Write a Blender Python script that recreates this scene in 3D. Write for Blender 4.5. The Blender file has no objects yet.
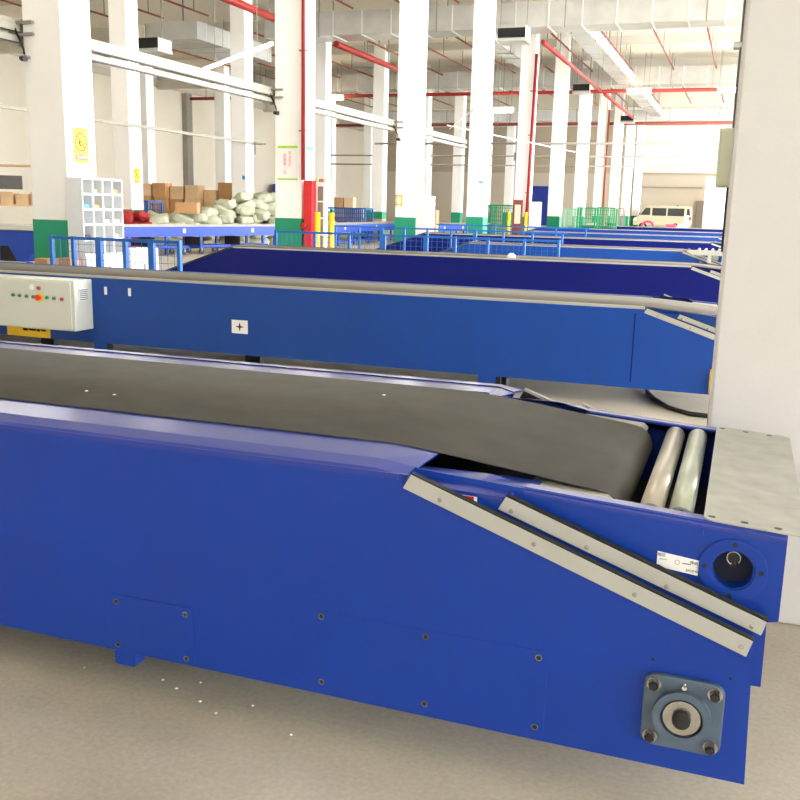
import bpy, bmesh, math, random
from mathutils import Vector, Matrix
rnd = random.Random(7)
S = bpy.context.scene
C = S.collection
PI = math.pi

# ------------------------------------------------------------------ materials
def lin(c):
    return tuple(((v/255)/12.92 if v/255 <= .04045 else ((v/255+.055)/1.055)**2.4) for v in c) + (1,)
MATS = {}
def mat(name, rgb, rough=.5, metal=0, noise=.06, scale=6, spec=.5, bump=0, bscale=200, coat=0, emit=None, es=0, stretch=None):
    m = bpy.data.materials.new(name); m.use_nodes = True
    nt = m.node_tree; b = nt.nodes['Principled BSDF']
    b.inputs['Roughness'].default_value = rough; b.inputs['Metallic'].default_value = metal
    b.inputs['Specular IOR Level'].default_value = spec
    if coat: b.inputs['Coat Weight'].default_value = coat; b.inputs['Coat Roughness'].default_value = .15
    c = lin(rgb)
    tc = nt.nodes.new('ShaderNodeTexCoord')
    mp = nt.nodes.new('ShaderNodeMapping')
    if stretch: mp.inputs['Scale'].default_value = stretch
    nt.links.new(tc.outputs['Object'], mp.inputs['Vector'])
    nz = nt.nodes.new('ShaderNodeTexNoise'); nz.inputs['Scale'].default_value = scale; nz.inputs['Detail'].default_value = 5
    nt.links.new(mp.outputs[0], nz.inputs['Vector'])
    rp = nt.nodes.new('ShaderNodeValToRGB')
    rp.color_ramp.elements[0].position = .3; rp.color_ramp.elements[1].position = .7
    rp.color_ramp.elements[0].color = tuple(v*(1-noise) for v in c[:3])+(1,)
    rp.color_ramp.elements[1].color = tuple(min(1, v*(1+noise)) for v in c[:3])+(1,)
    nt.links.new(nz.outputs['Fac'], rp.inputs['Fac']); nt.links.new(rp.outputs['Color'], b.inputs['Base Color'])
    if bump:
        n2 = nt.nodes.new('ShaderNodeTexNoise'); n2.inputs['Scale'].default_value = bscale; n2.inputs['Detail'].default_value = 2
        nt.links.new(tc.outputs['Object'], n2.inputs['Vector'])
        bp = nt.nodes.new('ShaderNodeBump'); bp.inputs['Strength'].default_value = bump; bp.inputs['Distance'].default_value = .002
        nt.links.new(n2.outputs['Fac'], bp.inputs['Height']); nt.links.new(bp.outputs[0], b.inputs['Normal'])
    if emit:
        b.inputs['Emission Color'].default_value = lin(emit); b.inputs['Emission Strength'].default_value = es
    MATS[name] = m
    return m
mat('blue_mid', (4, 54, 152), .42, noise=.05, scale=3, bump=.25, bscale=260, coat=.08, spec=.35)
mat('blue_light', (8, 66, 150), .45, noise=.07, scale=3, bump=.2, bscale=200, coat=.05, spec=.35)
mat('blue_navy', (1, 14, 100), .5, noise=.06, scale=3, spec=.2)
mat('blue_trim', (22, 50, 150), .28, noise=.05, scale=4, coat=.6)
mat('blue_fence', (28, 98, 178), .45)
mat('blue_line', (18, 66, 176), .4)
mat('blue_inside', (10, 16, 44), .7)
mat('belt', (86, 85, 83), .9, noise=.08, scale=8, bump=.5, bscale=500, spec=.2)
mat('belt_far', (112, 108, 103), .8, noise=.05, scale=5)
mat('rubber', (26, 27, 28), .8)
mat('black', (14, 14, 15), .6)
mat('alu', (176, 176, 170), .45, .15, noise=.04)
mat('chrome', (190, 188, 184), .25, .9)
mat('roller', (186, 182, 172), .28, .55, noise=.04, scale=12)
mat('roller_green', (182, 190, 180), .28, .5, noise=.04, scale=12)
mat('galv', (176, 178, 172), .38, .45, noise=.14, scale=14)
mat('galv_dirty', (150, 150, 142), .5, .3, noise=.25, scale=22)
mat('duct', (196, 196, 192), .35, .5, noise=.1, scale=1.5)
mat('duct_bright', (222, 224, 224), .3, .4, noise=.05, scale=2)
mat('bearing', (88, 104, 122), .5, .3, noise=.1, scale=20)
mat('bolt_dark', (52, 50, 54), .4, .6)
mat('conduit_grey', (104, 104, 104), .5)
mat('tray_paint', (164, 160, 148), .6)
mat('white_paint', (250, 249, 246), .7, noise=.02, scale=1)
mat('white_paint_shaded', (210, 208, 206), .85, noise=.025, scale=3, bump=.3, bscale=60)  # same white paint, darkened to put the near column's shade into the colour
mat('green_paint', (22, 148, 110), .55, noise=.04, scale=2)
mat('green_cage', (40, 150, 100), .5)
mat('green_soft', (150, 200, 170), .5)
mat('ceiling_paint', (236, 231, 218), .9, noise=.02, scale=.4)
mat('beam_paint', (206, 202, 190), .9, noise=.03, scale=.6)
mat('wall_cream', (226, 218, 202), .9, noise=.03, scale=.3)
mat('wall_shade_tan', (176, 164, 146), .9, noise=.03, scale=.3)
mat('wall_shade_taupe', (198, 188, 172), .9, noise=.03, scale=.3)
mat('red_pipe', (156, 32, 28), .45)
mat('brown_pipe', (140, 66, 52), .55)
mat('red_cabinet', (206, 36, 46), .4)
mat('steel_rod', (150, 146, 138), .5, .4)
mat('yellow', (248, 204, 20), .5)
mat('yellow_sign', (226, 196, 24), .5, noise=.01)
mat('red_ink', (196, 26, 18), .5)
mat('pink_ink', (226, 84, 110), .6)
mat('paper', (244, 244, 242), .6, noise=.01)
mat('lime_ink', (176, 216, 70), .6)
mat('sky_ink', (70, 160, 220), .6)
mat('panel_box', (208, 212, 204), .45, noise=.02, scale=2)
mat('olive_box', (222, 226, 200), .5, noise=.03)
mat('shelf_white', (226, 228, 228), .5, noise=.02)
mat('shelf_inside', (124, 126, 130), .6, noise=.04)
mat('cardboard', (196, 150, 104), .8, noise=.1, scale=3)
mat('cardboard_pale', (222, 190, 150), .8, noise=.08, scale=3)
mat('sack', (204, 206, 182), .85, noise=.12, scale=4, bump=.4, bscale=30)
mat('sack_grey', (186, 190, 168), .85, noise=.12, scale=4, bump=.4, bscale=30)
mat('sack_red', (160, 40, 38), .8, noise=.15, scale=5)
mat('van_paint', (192, 186, 160), .3, coat=.5, noise=.01)
mat('glass_dark', (52, 50, 46), .12, spec=.8)
mat('door_blue', (24, 52, 150), .5)
mat('door_grey', (128, 118, 108), .7)
mat('lamp_glow', (255, 240, 215), .5, emit=(255, 226, 180), es=9)
mat('tube_glow', (255, 255, 255), .5, emit=(255, 250, 240), es=10)
mat('lit_green', (30, 170, 90), .4, emit=(30, 170, 90), es=.2)

def floor_mat():
    m = bpy.data.materials.new('floor_concrete'); m.use_nodes = True
    nt = m.node_tree; b = nt.nodes['Principled BSDF']
    tc = nt.nodes.new('ShaderNodeTexCoord')
    n1 = nt.nodes.new('ShaderNodeTexNoise'); n1.inputs['Scale'].default_value = 1.3; n1.inputs['Detail'].default_value = 8
    n2 = nt.nodes.new('ShaderNodeTexNoise'); n2.inputs['Scale'].default_value = 60; n2.inputs['Detail'].default_value = 3
    nt.links.new(tc.outputs['Object'], n1.inputs['Vector']); nt.links.new(tc.outputs['Object'], n2.inputs['Vector'])
    r1 = nt.nodes.new('ShaderNodeValToRGB')
    r1.color_ramp.elements[0].position = .32; r1.color_ramp.elements[1].position = .7
    r1.color_ramp.elements[0].color = lin((176, 168, 152)); r1.color_ramp.elements[1].color = lin((204, 197, 182))
    r2 = nt.nodes.new('ShaderNodeValToRGB')
    r2.color_ramp.elements[0].position = .35; r2.color_ramp.elements[1].position = .7
    r2.color_ramp.elements[0].color = (.86, .86, .86, 1); r2.color_ramp.elements[1].color = (1, 1, 1, 1)
    mx = nt.nodes.new('ShaderNodeMix'); mx.data_type = 'RGBA'; mx.blend_type = 'MULTIPLY'; mx.inputs[0].default_value = 1
    nt.links.new(n1.outputs['Fac'], r1.inputs['Fac']); nt.links.new(n2.outputs['Fac'], r2.inputs['Fac'])
    nt.links.new(r1.outputs[0], mx.inputs[6]); nt.links.new(r2.outputs[0], mx.inputs[7])
    nt.links.new(mx.outputs[2], b.inputs['Base Color'])
    b.inputs['Roughness'].default_value = .55; b.inputs['Specular IOR Level'].default_value = .3
    MATS['floor'] = m
floor_mat()

# ------------------------------------------------------------------ mesh helpers
class MB:
    def __init__(s): s.v = []; s.f = []; s.sm = []
    def add(s, vs, fs, smooth=False):
        o = len(s.v); s.v += [tuple(p) for p in vs]
        for f in fs: s.f.append(tuple(i+o for i in f)); s.sm.append(smooth)
        return s
    def box(s, x0, x1, y0, y1, z0, z1):
        return s.add([(x0,y0,z0),(x1,y0,z0),(x1,y1,z0),(x0,y1,z0),(x0,y0,z1),(x1,y0,z1),(x1,y1,z1),(x0,y1,z1)],
                     [(0,3,2,1),(4,5,6,7),(0,1,5,4),(1,2,6,5),(2,3,7,6),(3,0,4,7)])
    def cbox(s, x, y, z, a, b, c): return s.box(x-a/2, x+a/2, y-b/2, y+b/2, z-c/2, z+c/2)
    def prism(s, poly, a0, a1, axis='y', smooth=False):
        # poly: list of 2D points; axis = extrude direction
        n = len(poly)
        def P(p, a):
            return (p[0], a, p[1]) if axis == 'y' else ((a, p[0], p[1]) if axis == 'x' else (p[0], p[1], a))
        vs = [P(p, a0) for p in poly] + [P(p, a1) for p in poly]
        area = sum(poly[i][0]*poly[(i+1) % n][1]-poly[(i+1) % n][0]*poly[i][1] for i in range(n))
        fs = [(i, (i+1) % n, n+(i+1) % n, n+i) for i in range(n)]
        caps = [tuple(range(n))[::-1], tuple(range(n, 2*n))]
        flip = (area > 0) == (axis == 'y')
        if a1 < a0: flip = not flip
        if flip:
            fs = [f[::-1] for f in fs]; caps = [c[::-1] for c in caps]
        s.add(vs, fs, smooth)
        o = len(s.v)-2*n
        for c in caps: s.f.append(tuple(i+o for i in c)); s.sm.append(False)
        return s
    def cyl(s, p0, p1, r, n=14, r1=None, smooth=True, cap=True):
        p0, p1 = Vector(p0), Vector(p1); r1 = r if r1 is None else r1
        d = (p1-p0).normalized(); a = d.orthogonal().normalized(); b = d.cross(a)
        vs = [p0+(a*math.cos(2*PI*i/n)+b*math.sin(2*PI*i/n))*r for i in range(n)] + \
             [p1+(a*math.cos(2*PI*i/n)+b*math.sin(2*PI*i/n))*r1 for i in range(n)]
        s.add(vs, [(i, (i+1) % n, n+(i+1) % n, n+i) for i in range(n)], smooth)
        if cap:
            o = len(s.v)-2*n
            s.f.append(tuple(o+i for i in range(n))[::-1]); s.sm.append(False)
            s.f.append(tuple(o+n+i for i in range(n))); s.sm.append(False)
        return s
    def ring(s, c, axis, r0, r1, h, n=28):
        c = Vector(c); d = Vector(axis).normalized(); a = d.orthogonal().normalized(); b = d.cross(a)
        vs = []
        for (r, t) in ((r0, 0), (r1, 0), (r1, h), (r0, h)):
            vs += [c+d*t+(a*math.cos(2*PI*i/n)+b*math.sin(2*PI*i/n))*r for i in range(n)]
        fs = []
        for k in range(4):
            k2 = (k+1) % 4
            fs += [(k*n+i, k*n+(i+1) % n, k2*n+(i+1) % n, k2*n+i) for i in range(n)]
        return s.add(vs, fs)
    def tube(s, pts, r, n=8):
        pts = [Vector(p) for p in pts]; m = len(pts); vs = []; ref = None
        for i, p in enumerate(pts):
            d = (pts[min(i+1, m-1)]-pts[max(i-1, 0)]).normalized()
            if ref is None: ref = d.orthogonal().normalized()
            a = (ref-d*ref.dot(d)).normalized(); ref = a; b = d.cross(a)
            vs += [p+(a*math.cos(2*PI*k/n)+b*math.sin(2*PI*k/n))*r for k in range(n)]
        fs = [(i*n+k, i*n+(k+1) % n, (i+1)*n+(k+1) % n, (i+1)*n+k) for i in range(m-1) for k in range(n)]
        s.add(vs, fs, True)
        o = len(s.v)-m*n
        s.f.append(tuple(o+k for k in range(n))[::-1]); s.sm.append(False)
        s.f.append(tuple(o+(m-1)*n+k for k in range(n))); s.sm.append(False)
        return s
    def build(s, name, material, parent=None, bevel=0, **tags):
        me = bpy.data.meshes.new(name); me.from_pydata(s.v, [], s.f)
        me.polygons.foreach_set('use_smooth', s.sm); me.update()
        bm = bmesh.new(); bm.from_mesh(me); bmesh.ops.recalc_face_normals(bm, faces=bm.faces); bm.to_mesh(me); bm.free()
        me.materials.append(MATS[material])
        o = bpy.data.objects.new(name, me); C.objects.link(o)
        if parent: o.parent = parent
        if bevel:
            b = o.modifiers.new('bevel', 'BEVEL'); b.width = bevel; b.segments = 2; b.limit_method = 'ANGLE'
        for k, v in tags.items(): o[k] = v
        return o
def mb(): return MB()
def struct(name, m, material, **k): return m.build(name, material, kind='structure', **k)
def empty(name, label, cat, loc=(0, 0, 0), rz=0, group=None):
    o = bpy.data.objects.new(name, None); C.objects.link(o); o.location = loc; o.rotation_euler = (0, 0, rz)
    o.empty_display_size = .1
    o['label'] = label; o['category'] = cat
    if group: o['group'] = group
    return o
def tag(o, label, cat, group=None):
    o['label'] = label; o['category'] = cat
    if group: o['group'] = group
    return o
def kids(o): return [c for c in KIDX.get(o.name, [])]
def dup(root, loc, rz=None, label=None, group=None):
    def cp(o, par):
        c = o.copy(); C.objects.link(c); c.parent = par
        for ch in list(o.children): cp(ch, c)
        return c
    r = cp(root, None); r.location = loc
    if rz is not None: r.rotation_euler = (0, 0, rz)
    if label: r['label'] = label
    if group: r['group'] = group
    return r
def rrect(x0, x1, z0, z1, r, n=4):
    pts = []
    for cx, cz, a in ((x1-r, z1-r, 0), (x0+r, z1-r, 90), (x0+r, z0+r, 180), (x1-r, z0+r, 270)):
        for k in range(n+1):
            t = math.radians(a+90*k/n); pts.append((cx+r*math.cos(t), cz+r*math.sin(t)))
    return pts
def lettering(txt, size, loc, rot, material, parent, name='lettering', vertical=False):
    cu = bpy.data.curves.new(name, 'FONT'); cu.body = txt; cu.size = size; cu.extrude = .0004
    cu.align_x = 'CENTER'; cu.align_y = 'CENTER'
    if vertical: cu.space_line = 1.05
    t = bpy.data.objects.new(name, cu); C.objects.link(t)
    me = bpy.data.meshes.new_from_object(t.evaluated_get(bpy.context.evaluated_depsgraph_get()))
    bpy.data.objects.remove(t)
    me.materials.clear(); me.materials.append(MATS[material])
    o = bpy.data.objects.new(name, me); C.objects.link(o); o.parent = parent
    o.location = loc; o.rotation_euler = rot
    return o
FRONT = (PI/2, 0, 0)            # reads from -Y
SIDE = (PI/2, 0, PI/2)          # reads from +X

# ------------------------------------------------------------------ setting
CZ = 9.83
struct('floor', mb().box(-38, 16, -10, 93.2, -.2, 0), 'floor')
struct('ceiling', mb().box(-38, 16, -10, 93.2, CZ, CZ+.3), 'ceiling_paint')
struct('wall_rear_blocker', mb().box(-38, 9, -6.3, -6, 0, CZ), 'white_paint')  # unseen wall added to cut the light from behind the camera
struct('wall_right_blocker', mb().box(9, 9.3, -6, 8, 2.7, CZ), 'white_paint')  # unseen wall added, lower edge set to limit side light on the foreground
struct('wall_left', mb().box(-38.3, -38, -10, 93.2, 0, CZ), 'wall_cream')
w = struct('wall_far', mb().box(-38.3, 16, 93.2, 93.5, 0, 5.1), 'wall_shade_taupe')  # cream wall in weaker light, painted as taupe
struct('wall_far_upper', mb().box(-38.3, -11.4, 93.2, 93.5, 5.1, CZ), 'wall_shade_tan')  # dim upper left of the same wall, shade painted in as tan
struct('wall_far_upper_lit', mb().box(-11.4, 16, 93.2, 93.5, 5.1, CZ), 'ceiling_paint')  # brightly lit part of the same wall, painted paler
struct('trim_far', mb().box(-38, 3, 93.0, 93.2, 5.05, 5.2), 'wall_shade_tan')
struct('wall_partition', mb().box(-3.7, 1.2, 88, 88.3, 0, 4.67), 'white_paint')
struct('door_1', mb().box(-20.3, -18.5, 93.1, 93.2, 0, 3.8), 'door_blue')
d = MB()
for k in range(19): d.box(-20.25, -18.55, 93.05, 93.1, .1+k*.19, .26+k*.19)
d.build('door_slats', 'door_blue', bpy.data.objects['door_1'])
struct('door_2', mb().box(-4.6, -3.9, 93.0, 93.2, 0, 2.7), 'door_grey')
for k in range(0, 11):
    Y = 11.04+7.47*k
    dp = 1.0 if k % 2 == 0 else .35
    struct('ceiling_beam', mb().box(-38, 16, Y+.12, Y+.52, CZ-dp, CZ), 'beam_paint')
# left wall bright band + recesses seen between columns
struct('trim_left', mb().box(-38, -37.8, -10, 93, 9.0, 9.4), 'beam_paint')

# ------------------------------------------------------------------ square columns on the grid
pos = ['nearest', 'second', 'third', 'fourth', 'fifth', 'sixth', 'seventh', 'eighth', 'ninth', 'tenth', 'eleventh']
def column(x1, Y, label, w=.64, green=True, m='white_paint'):
    r = empty('column', label, 'column', (x1-w/2, Y+w/2, 0))
    mb().box(-w/2, w/2, -w/2, w/2, 0, CZ).build('shaft', m, r, bevel=.015)
    if green:
        g = w/2+.006
        mb().box(-g, g, -g, g, 0.0, 1.2).build('painted_base', 'green_paint', r, bevel=.01, label='green painted base')
    return r
for k in range(11):
    column(-9, 11.04+7.47*k, 'square white column with green painted base, %s from the camera in the central row' % pos[k])
for k in range(2, 11):
    column(-18.7, 11.04+7.47*k, 'square white column with green base, %s seen in the row behind the sack pile' % pos[k-2])
for k in range(3, 11):
    column(-28.4, 11.04+7.47*k, 'square white column with green base, %s seen in the row furthest left' % pos[k-3])
nc = column(.9, 3.57, 'large plain shaded white column filling the right edge behind the steel cover plate', w=.972, green=False, m='white_paint_shaded')

# ------------------------------------------------------------------ telescopic belt conveyors
def htop(x): return .768-.06*(x-.15)
def conveyor(label, Y0, xl, body, rise=None, dx=0, detail=1, zs=1, trim=None, beltm='belt'):
    """long telescopic belt conveyor; local x as world, local y measured from its near side plate"""
    R = empty('telescopic_conveyor', label, 'conveyor', (dx, Y0, 0)); R.scale = (1, 1, zs)
    near = trim is not None
    trim = trim or body
    zb = .15
    xt = xl+1.85 if rise else xl             # where the top starts after a sloping tail
    def sideplate(y0, y1):
        poly = [(xl, zb), (xt, .82), (-.762, .82), (-.774, .80), (.105, .50), (.118, .15)] if not rise else \
               [(xl, zb), (xt, .82), (-.762, .82), (-.774, .80), (.105, .50), (.118, .15)]
        if not rise: poly = [(xl, zb), (xl, .82), (-.762, .82), (-.774, .80), (.105, .50), (.118, .15)]
        return mb().prism(poly, y0, y1)
    sideplate(0, .012).build('side_panel', body, R)
    if near: sideplate(1.188, 1.2).build('side_panel', body, R)
    else: mb().prism([(xt, .22), (xt, .82), (-.762, .82), (-.774, .80), (.105, .50), (.11, .22)], 1.188, 1.2).build('side_panel', body, R)  # unseen far panel and inner frame raised to let light in underneath
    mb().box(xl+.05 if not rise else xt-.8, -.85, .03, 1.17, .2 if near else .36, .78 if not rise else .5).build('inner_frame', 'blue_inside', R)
    # hoods: lipped cover strips beside the belt
    def hood(sgn, y_of, name):
        # profile stations across y (distance from outer face), z
        P1_, P2_ = [(-.002, .82), (.006, .828), (.05, .842)], [(.058, .838), (.16, .856)]
        if sgn < 0: P1_, P2_ = [(-.002, .846), (.008, .852), (.07, .856)], [(.078, .852), (.22, .859)]
        for part, prof in (('outer_lip', P1_), ('top_cover', P2_)):
            st = [xt, -.86 if sgn > 0 else -.81, None]
            vs = []; m = len(prof)
            for s_i in range(3):
                for (dy, z) in prof:
                    if s_i < 2: x = st[s_i]; zz = z
                    else: x = -.775+.27*dy if sgn > 0 else -.735-.25*dy; zz = z-(.012 if sgn > 0 else .016) if dy > 0 else z-.006
                    vs.append((x, y_of(dy), zz))
            th = [(a, b, c-.004) for a, b, c in vs]
            n = len(vs); fs = []
            for s_i in range(2):
                for j in range(m-1):
                    a = s_i*m+j; q = (a, a+1, a+1+m, a+m)
                    fs.append(q); fs.append(tuple(i+n for i in q[::-1]))
            bord = [(j, j+1) for j in range(m-1)] + [(2*m+j, 2*m+j+1) for j in range(m-1)] + [(i*m, i*m+m) for i in range(2)] + [(i*m+m-1, i*m+2*m-1) for i in range(2)]
            for a, b in bord: fs.append((a, b, b+n, a+n))
            mb().add(vs+th, fs).build(part, trim, R)
    by0, by1, bz = .16, .97, 0
    if near: mb().box(xl, -.79, -.003, 0, .806, .821).build('lip_return', trim, R)
    if near: hood(1, lambda d: d, 'near'); hood(-1, lambda d: 1.2-d, 'far')
    else:
        by0, by1, bz = .026, .83, -.02
        mb().prism([(xt, .816), (-.77, .816), (-.775, .838), (xt, .838)], -.003, .026).build('edge_lip', 'alu', R)  # highlight along the blue lip, put in as a pale strip
        mb().prism([(xt, .818), (-.80, .818), (-.80, .845), (xt, .845)], by1, by1+.05).build('edge_lip', body, R)
    # belt
    prof = [(xt, .862), (-1.3, .862), (-1.05, .862), (-.92, .861), (-.84, .8585), (-.78, .8535), (-.72, .8475), (-.64, .839), (-.50, .822), (-.30, .797)]
    for k in range(1, 10):
        t = math.radians(82-18*k); prof.append((-.30+.07*math.cos(t), .727+.07*math.sin(t)))
    prof += [(-.6, .66), (-.8, .66)]
    prof = [(x+(0 if near else .14*min(1, max(0, (x+1.05)/.5))), z+bz) for x, z in prof]
    hx = 0 if near else .14
    n = len(prof); vs = [(x, by0, z) for x, z in prof]+[(x, by1, z) for x, z in prof]
    b = MB(); b.add(vs, [(i, i+1, n+i+1, n+i) for i in range(n-1)], False)
    if rise:
        b.add([(xl+.1, by0, .22), (xt, by0, .862), (xt, by1, .862), (xl+.1, by1, .22)], [(0, 1, 2, 3)])
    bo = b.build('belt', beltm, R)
    for p in bo.data.polygons: p.use_smooth = True
    so = bo.modifiers.new('thick', 'SOLIDIFY'); so.thickness = .005; so.offset = -1
    mb().cyl((-.30+hx, by0+.01, .727+bz), (-.30+hx, by1-.01, .727+bz), .064, 28).build('end_drum', 'galv', R)
    # second, sliding section
    mb().prism([(-1.3, .45), (-1.3, .786), (-.517, .786), (.13, .56), (.132, .395), (-.1, .395)], .03, .042).build('second_section', body, R)
    mb().prism([(-1.3, .45), (-1.3, .786), (-.517, .786), (.13, .56), (.132, .395), (-.1, .395)], 1.158, 1.17).build('second_section', body, R)
    for s, (ya, yb) in ((1, (.028, .13)), (-1, (1.172, 1.07))):
        yc = (ya*2+yb)/3
        vs = [(-1.2, ya, .787), (-1.2, yc, .800), (-1.2, yb, .812), (-.60, ya, .787), (-.60, yc, .800), (-.575, yb, .812), (-.522, ya, .785), (-.495, yc, .792), (-.458, yb, .790)]
        if s < 0: vs = [(x, y, z+.018) for x, y, z in vs]
        vs += [(x, y, z-.01) for x, y, z in vs]
        fs = [(0, 1, 4, 3), (1, 2, 5, 4), (3, 4, 7, 6), (4, 5, 8, 7)]
        fs += [tuple(i+9 for i in f[::-1]) for f in fs] + [(6, 7, 16, 15), (7, 8, 17, 16), (0, 3, 12, 9), (3, 6, 15, 12)]
        mb().add(vs, fs).build('second_cover', trim, R)
    # head section carrying rollers and the cover plate
    for ya, yb in ((.06, .072), (1.108, 1.12)):
        if ya < .5:
            # plate with a round opening in it
            x0, x1, z0, z1 = -.9, .157, .548, None
            cx, cz, rr = .044, .668, .05
            poly_o = []; N = 40
            for k in range(N):
                t = 2*PI*k/N; dxx, dzz = math.cos(t), math.sin(t)
                lim = 1e9
                if dxx > 0: lim = min(lim, (.157-cx)/dxx)
                if dxx < 0: lim = min(lim, (-.03-cx)/dxx)
                if dzz > 0: lim = min(lim, (htop(.157)-.002-cz)/dzz)
                if dzz < 0: lim = min(lim, (.548-cz)/dzz)
                poly_o.append((cx+lim*dxx, cz+lim*dzz))
            m_ = MB(); vs = []
            for yy in (ya, yb):
                vs += [(cx+rr*math.cos(2*PI*k/N), yy, cz+rr*math.sin(2*PI*k/N)) for k in range(N)]
                vs += [(p[0], yy, p[1]) for p in poly_o]
            fs = []
            for k in range(N):
                k2 = (k+1) % N
                fs += [(k, k2, N+k2, N+k), (2*N+k2, 2*N+k, 3*N+k, 3*N+k2), (k, 2*N+k, 2*N+k2, k2), (N+k, N+k2, 3*N+k2, 3*N+k)]
            m_.add(vs, fs)
            # corners
            for (xa, za) in ((.157, htop(.157)-.002), (.157, .548)): pass
            m_.prism([(-.9, .548), (-.9, htop(-.9)), (-.03, htop(-.03)), (-.03, .548)], ya, yb)
            m_.prism([(-.03, htop(.157)-.002), (-.03, htop(-.03)), (.157, htop(.157)), (.157, htop(.157)-.002)], ya, yb)
            m_.build('head_side', body, R)
        else:
            mb().prism([(-.9, .548), (-.9, htop(-.9)), (.157, htop(.157)), (.157, .548)], ya, yb).build('head_side', body, R)
    # top flange of the head
    for y0, y1 in ((.058, .104), (1.070, 1.122)):
        f = MB(); P_ = [(y0, -.012), (y0+.006, 0), (y1-.004, 0), (y1, -.004), (y1, -.02)] if y0 < .5 else [(y0, -.02), (y0, -.004), (y0+.004, 0), (y1-.006, 0), (y1, -.012)]
        vs = []
        for x in (-.47, .157):
            vs += [(x, y, htop(x)+.003+dz) for y, dz in P_] + [(x, y+(.003 if y0 < .5 else -.003)*0, htop(x)-.004+dz*1.0) for y, dz in P_]
        n = len(P_)
        fs = []
        for j in range(n-1): fs += [(j, j+1, 2*n+j+1, 2*n+j), (n+j, 3*n+j, 3*n+j+1, n+j+1)]
        fs += [(0, 2*n, 3*n, n), (n-1, 2*n-1, 4*n-1, 3*n-1)]
        fs += [(j, n+j, n+j+1, j+1) for j in range(n-1)] + [(2*n+j, 2*n+j+1, 3*n+j+1, 3*n+j) for j in range(n-1)]
        f.add(vs, fs).build('head_flange', trim, R)
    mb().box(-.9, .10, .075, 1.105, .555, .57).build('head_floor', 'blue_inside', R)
    mb().box(.145, .157, .072, 1.108, .55, htop(.15)-.004).build('head_end_plate', body, R)
    mb().prism([(-.47, htop(-.47)-.012), (-.47, htop(-.47)-.006), (-.27, htop(-.27)-.006), (-.255, htop(-.27)-.02)], .104, 1.06).build('slider_bed', 'galv_dirty', R)
    mb().prism([(-.56, htop(-.56)-.016), (-.56, htop(-.56)-.006), (-.445, htop(-.445)-.004), (-.445, htop(-.445)-.012)], .09, .16).build('bed_cover', trim, R)
    for i, xr in enumerate((-.163, -.090) if near else (0.0, .073)):
        ro = mb().cyl((xr, .128, .756), (xr, 1.045, .756), .031, 32).build('roller', 'roller' if i == 0 else 'roller_green', R)
        e = MB(); e.cyl((xr, .09, .756), (xr, .128, .756), .009, 6)
        e.ring((xr, .121, .756), (0, 1, 0), .014, .026, .008, 20); e.cyl((xr, 1.045, .756), (xr, 1.075, .756), .008, 6)
        e.build('roller_shaft', 'chrome', ro)
    pl = rrect(-.033 if near else .115, .20, .058, 1.122, .022)
    top = [(p[0], p[1]) for p in pl]; vs = []
    for dz in (.004, .0075): vs += [(x, y, htop(x)+dz) for x, y in top]
    n = len(top)
    mb().add(vs, [tuple(range(n))[::-1], tuple(range(n, 2*n))]+[(i, (i+1) % n, n+(i+1) % n, n+i) for i in range(n)]).build('cover_plate', 'galv', R, label='galvanised cover plate with slotted screw holes')
    # grey edge strips with rubber seals
    for (P4, y0, riv) in (([(-.753, .825), (-.774, .787), (.091, .484), (.103, .525)], 0, ((-.673, .768), (-.424, .686), (-.173, .595), (.078, .507))),
                          ([(-.508, .789), (-.527, .754), (.12, .53), (.13, .565)], .03, ((-.493, .754), (-.299, .686), (-.102, .616), (.098, .549)))):
        sp = mb().prism(P4, y0-.011, y0-.002).build('edge_strip', 'alu', R, bevel=.0015)
        (ax, az), (bx, bz) = P4[0], P4[3]
        L = math.hypot(bx-ax, bz-az); nx, nz = -(bz-az)/L, (bx-ax)/L
        rb = MB(); N = 60 if detail else 2
        hs = [(.004+(rnd.random()*.004 if detail and y0 > 0 else 0)) for _ in range(N+1)]
        poly = [(ax+(bx-ax)*t/N+nx*hs[t], az+(bz-az)*t/N+nz*hs[t]) for t in range(N+1)]
        rb.prism([(ax, az)]+poly+[(bx, bz)], y0-.008, y0+.010).build('rubber_seal', 'rubber', sp)
        if detail:
            for q in riv:
                r_ = MB(); r_.cyl((q[0], y0-.0105, q[1]), (q[0], y0-.0135, q[1]), .006, 16, r1=.004)
                r_.build('rivet', 'chrome', sp)
    # the same strips on the far side
    fs1 = mb().prism([(-.722, .846), (-.728, .836), (.10, .518), (.105, .530)], 1.190, 1.205).build('edge_strip', 'alu', R)
    mb().prism([(-.728, .836), (-.745, .80), (.091, .484), (.10, .518)], 1.192, 1.203).build('rubber_seal', 'rubber', fs1)
    fs2 = mb().prism([(-.503, .814), (-.508, .804), (.13, .566), (.135, .578)], 1.163, 1.176).build('edge_strip', 'alu', R)
    mb().prism([(-.508, .804), (-.525, .765), (.12, .53), (.13, .566)], 1.165, 1.174).build('rubber_seal', 'rubber', fs2)
    # supports
    legs = []; x = -2.0
    while x > (xl+.4 if not rise else xt): legs.append(x); x -= 2.4
    for x in legs:
        mb().box(x-.08, x+.08, .36, .46, 0, .16).build('support_leg', 'black', R)
        mb().box(x-.08, x+.08, .9, 1.0, 0, .16).build('support_leg', 'black', R)
    return R

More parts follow.
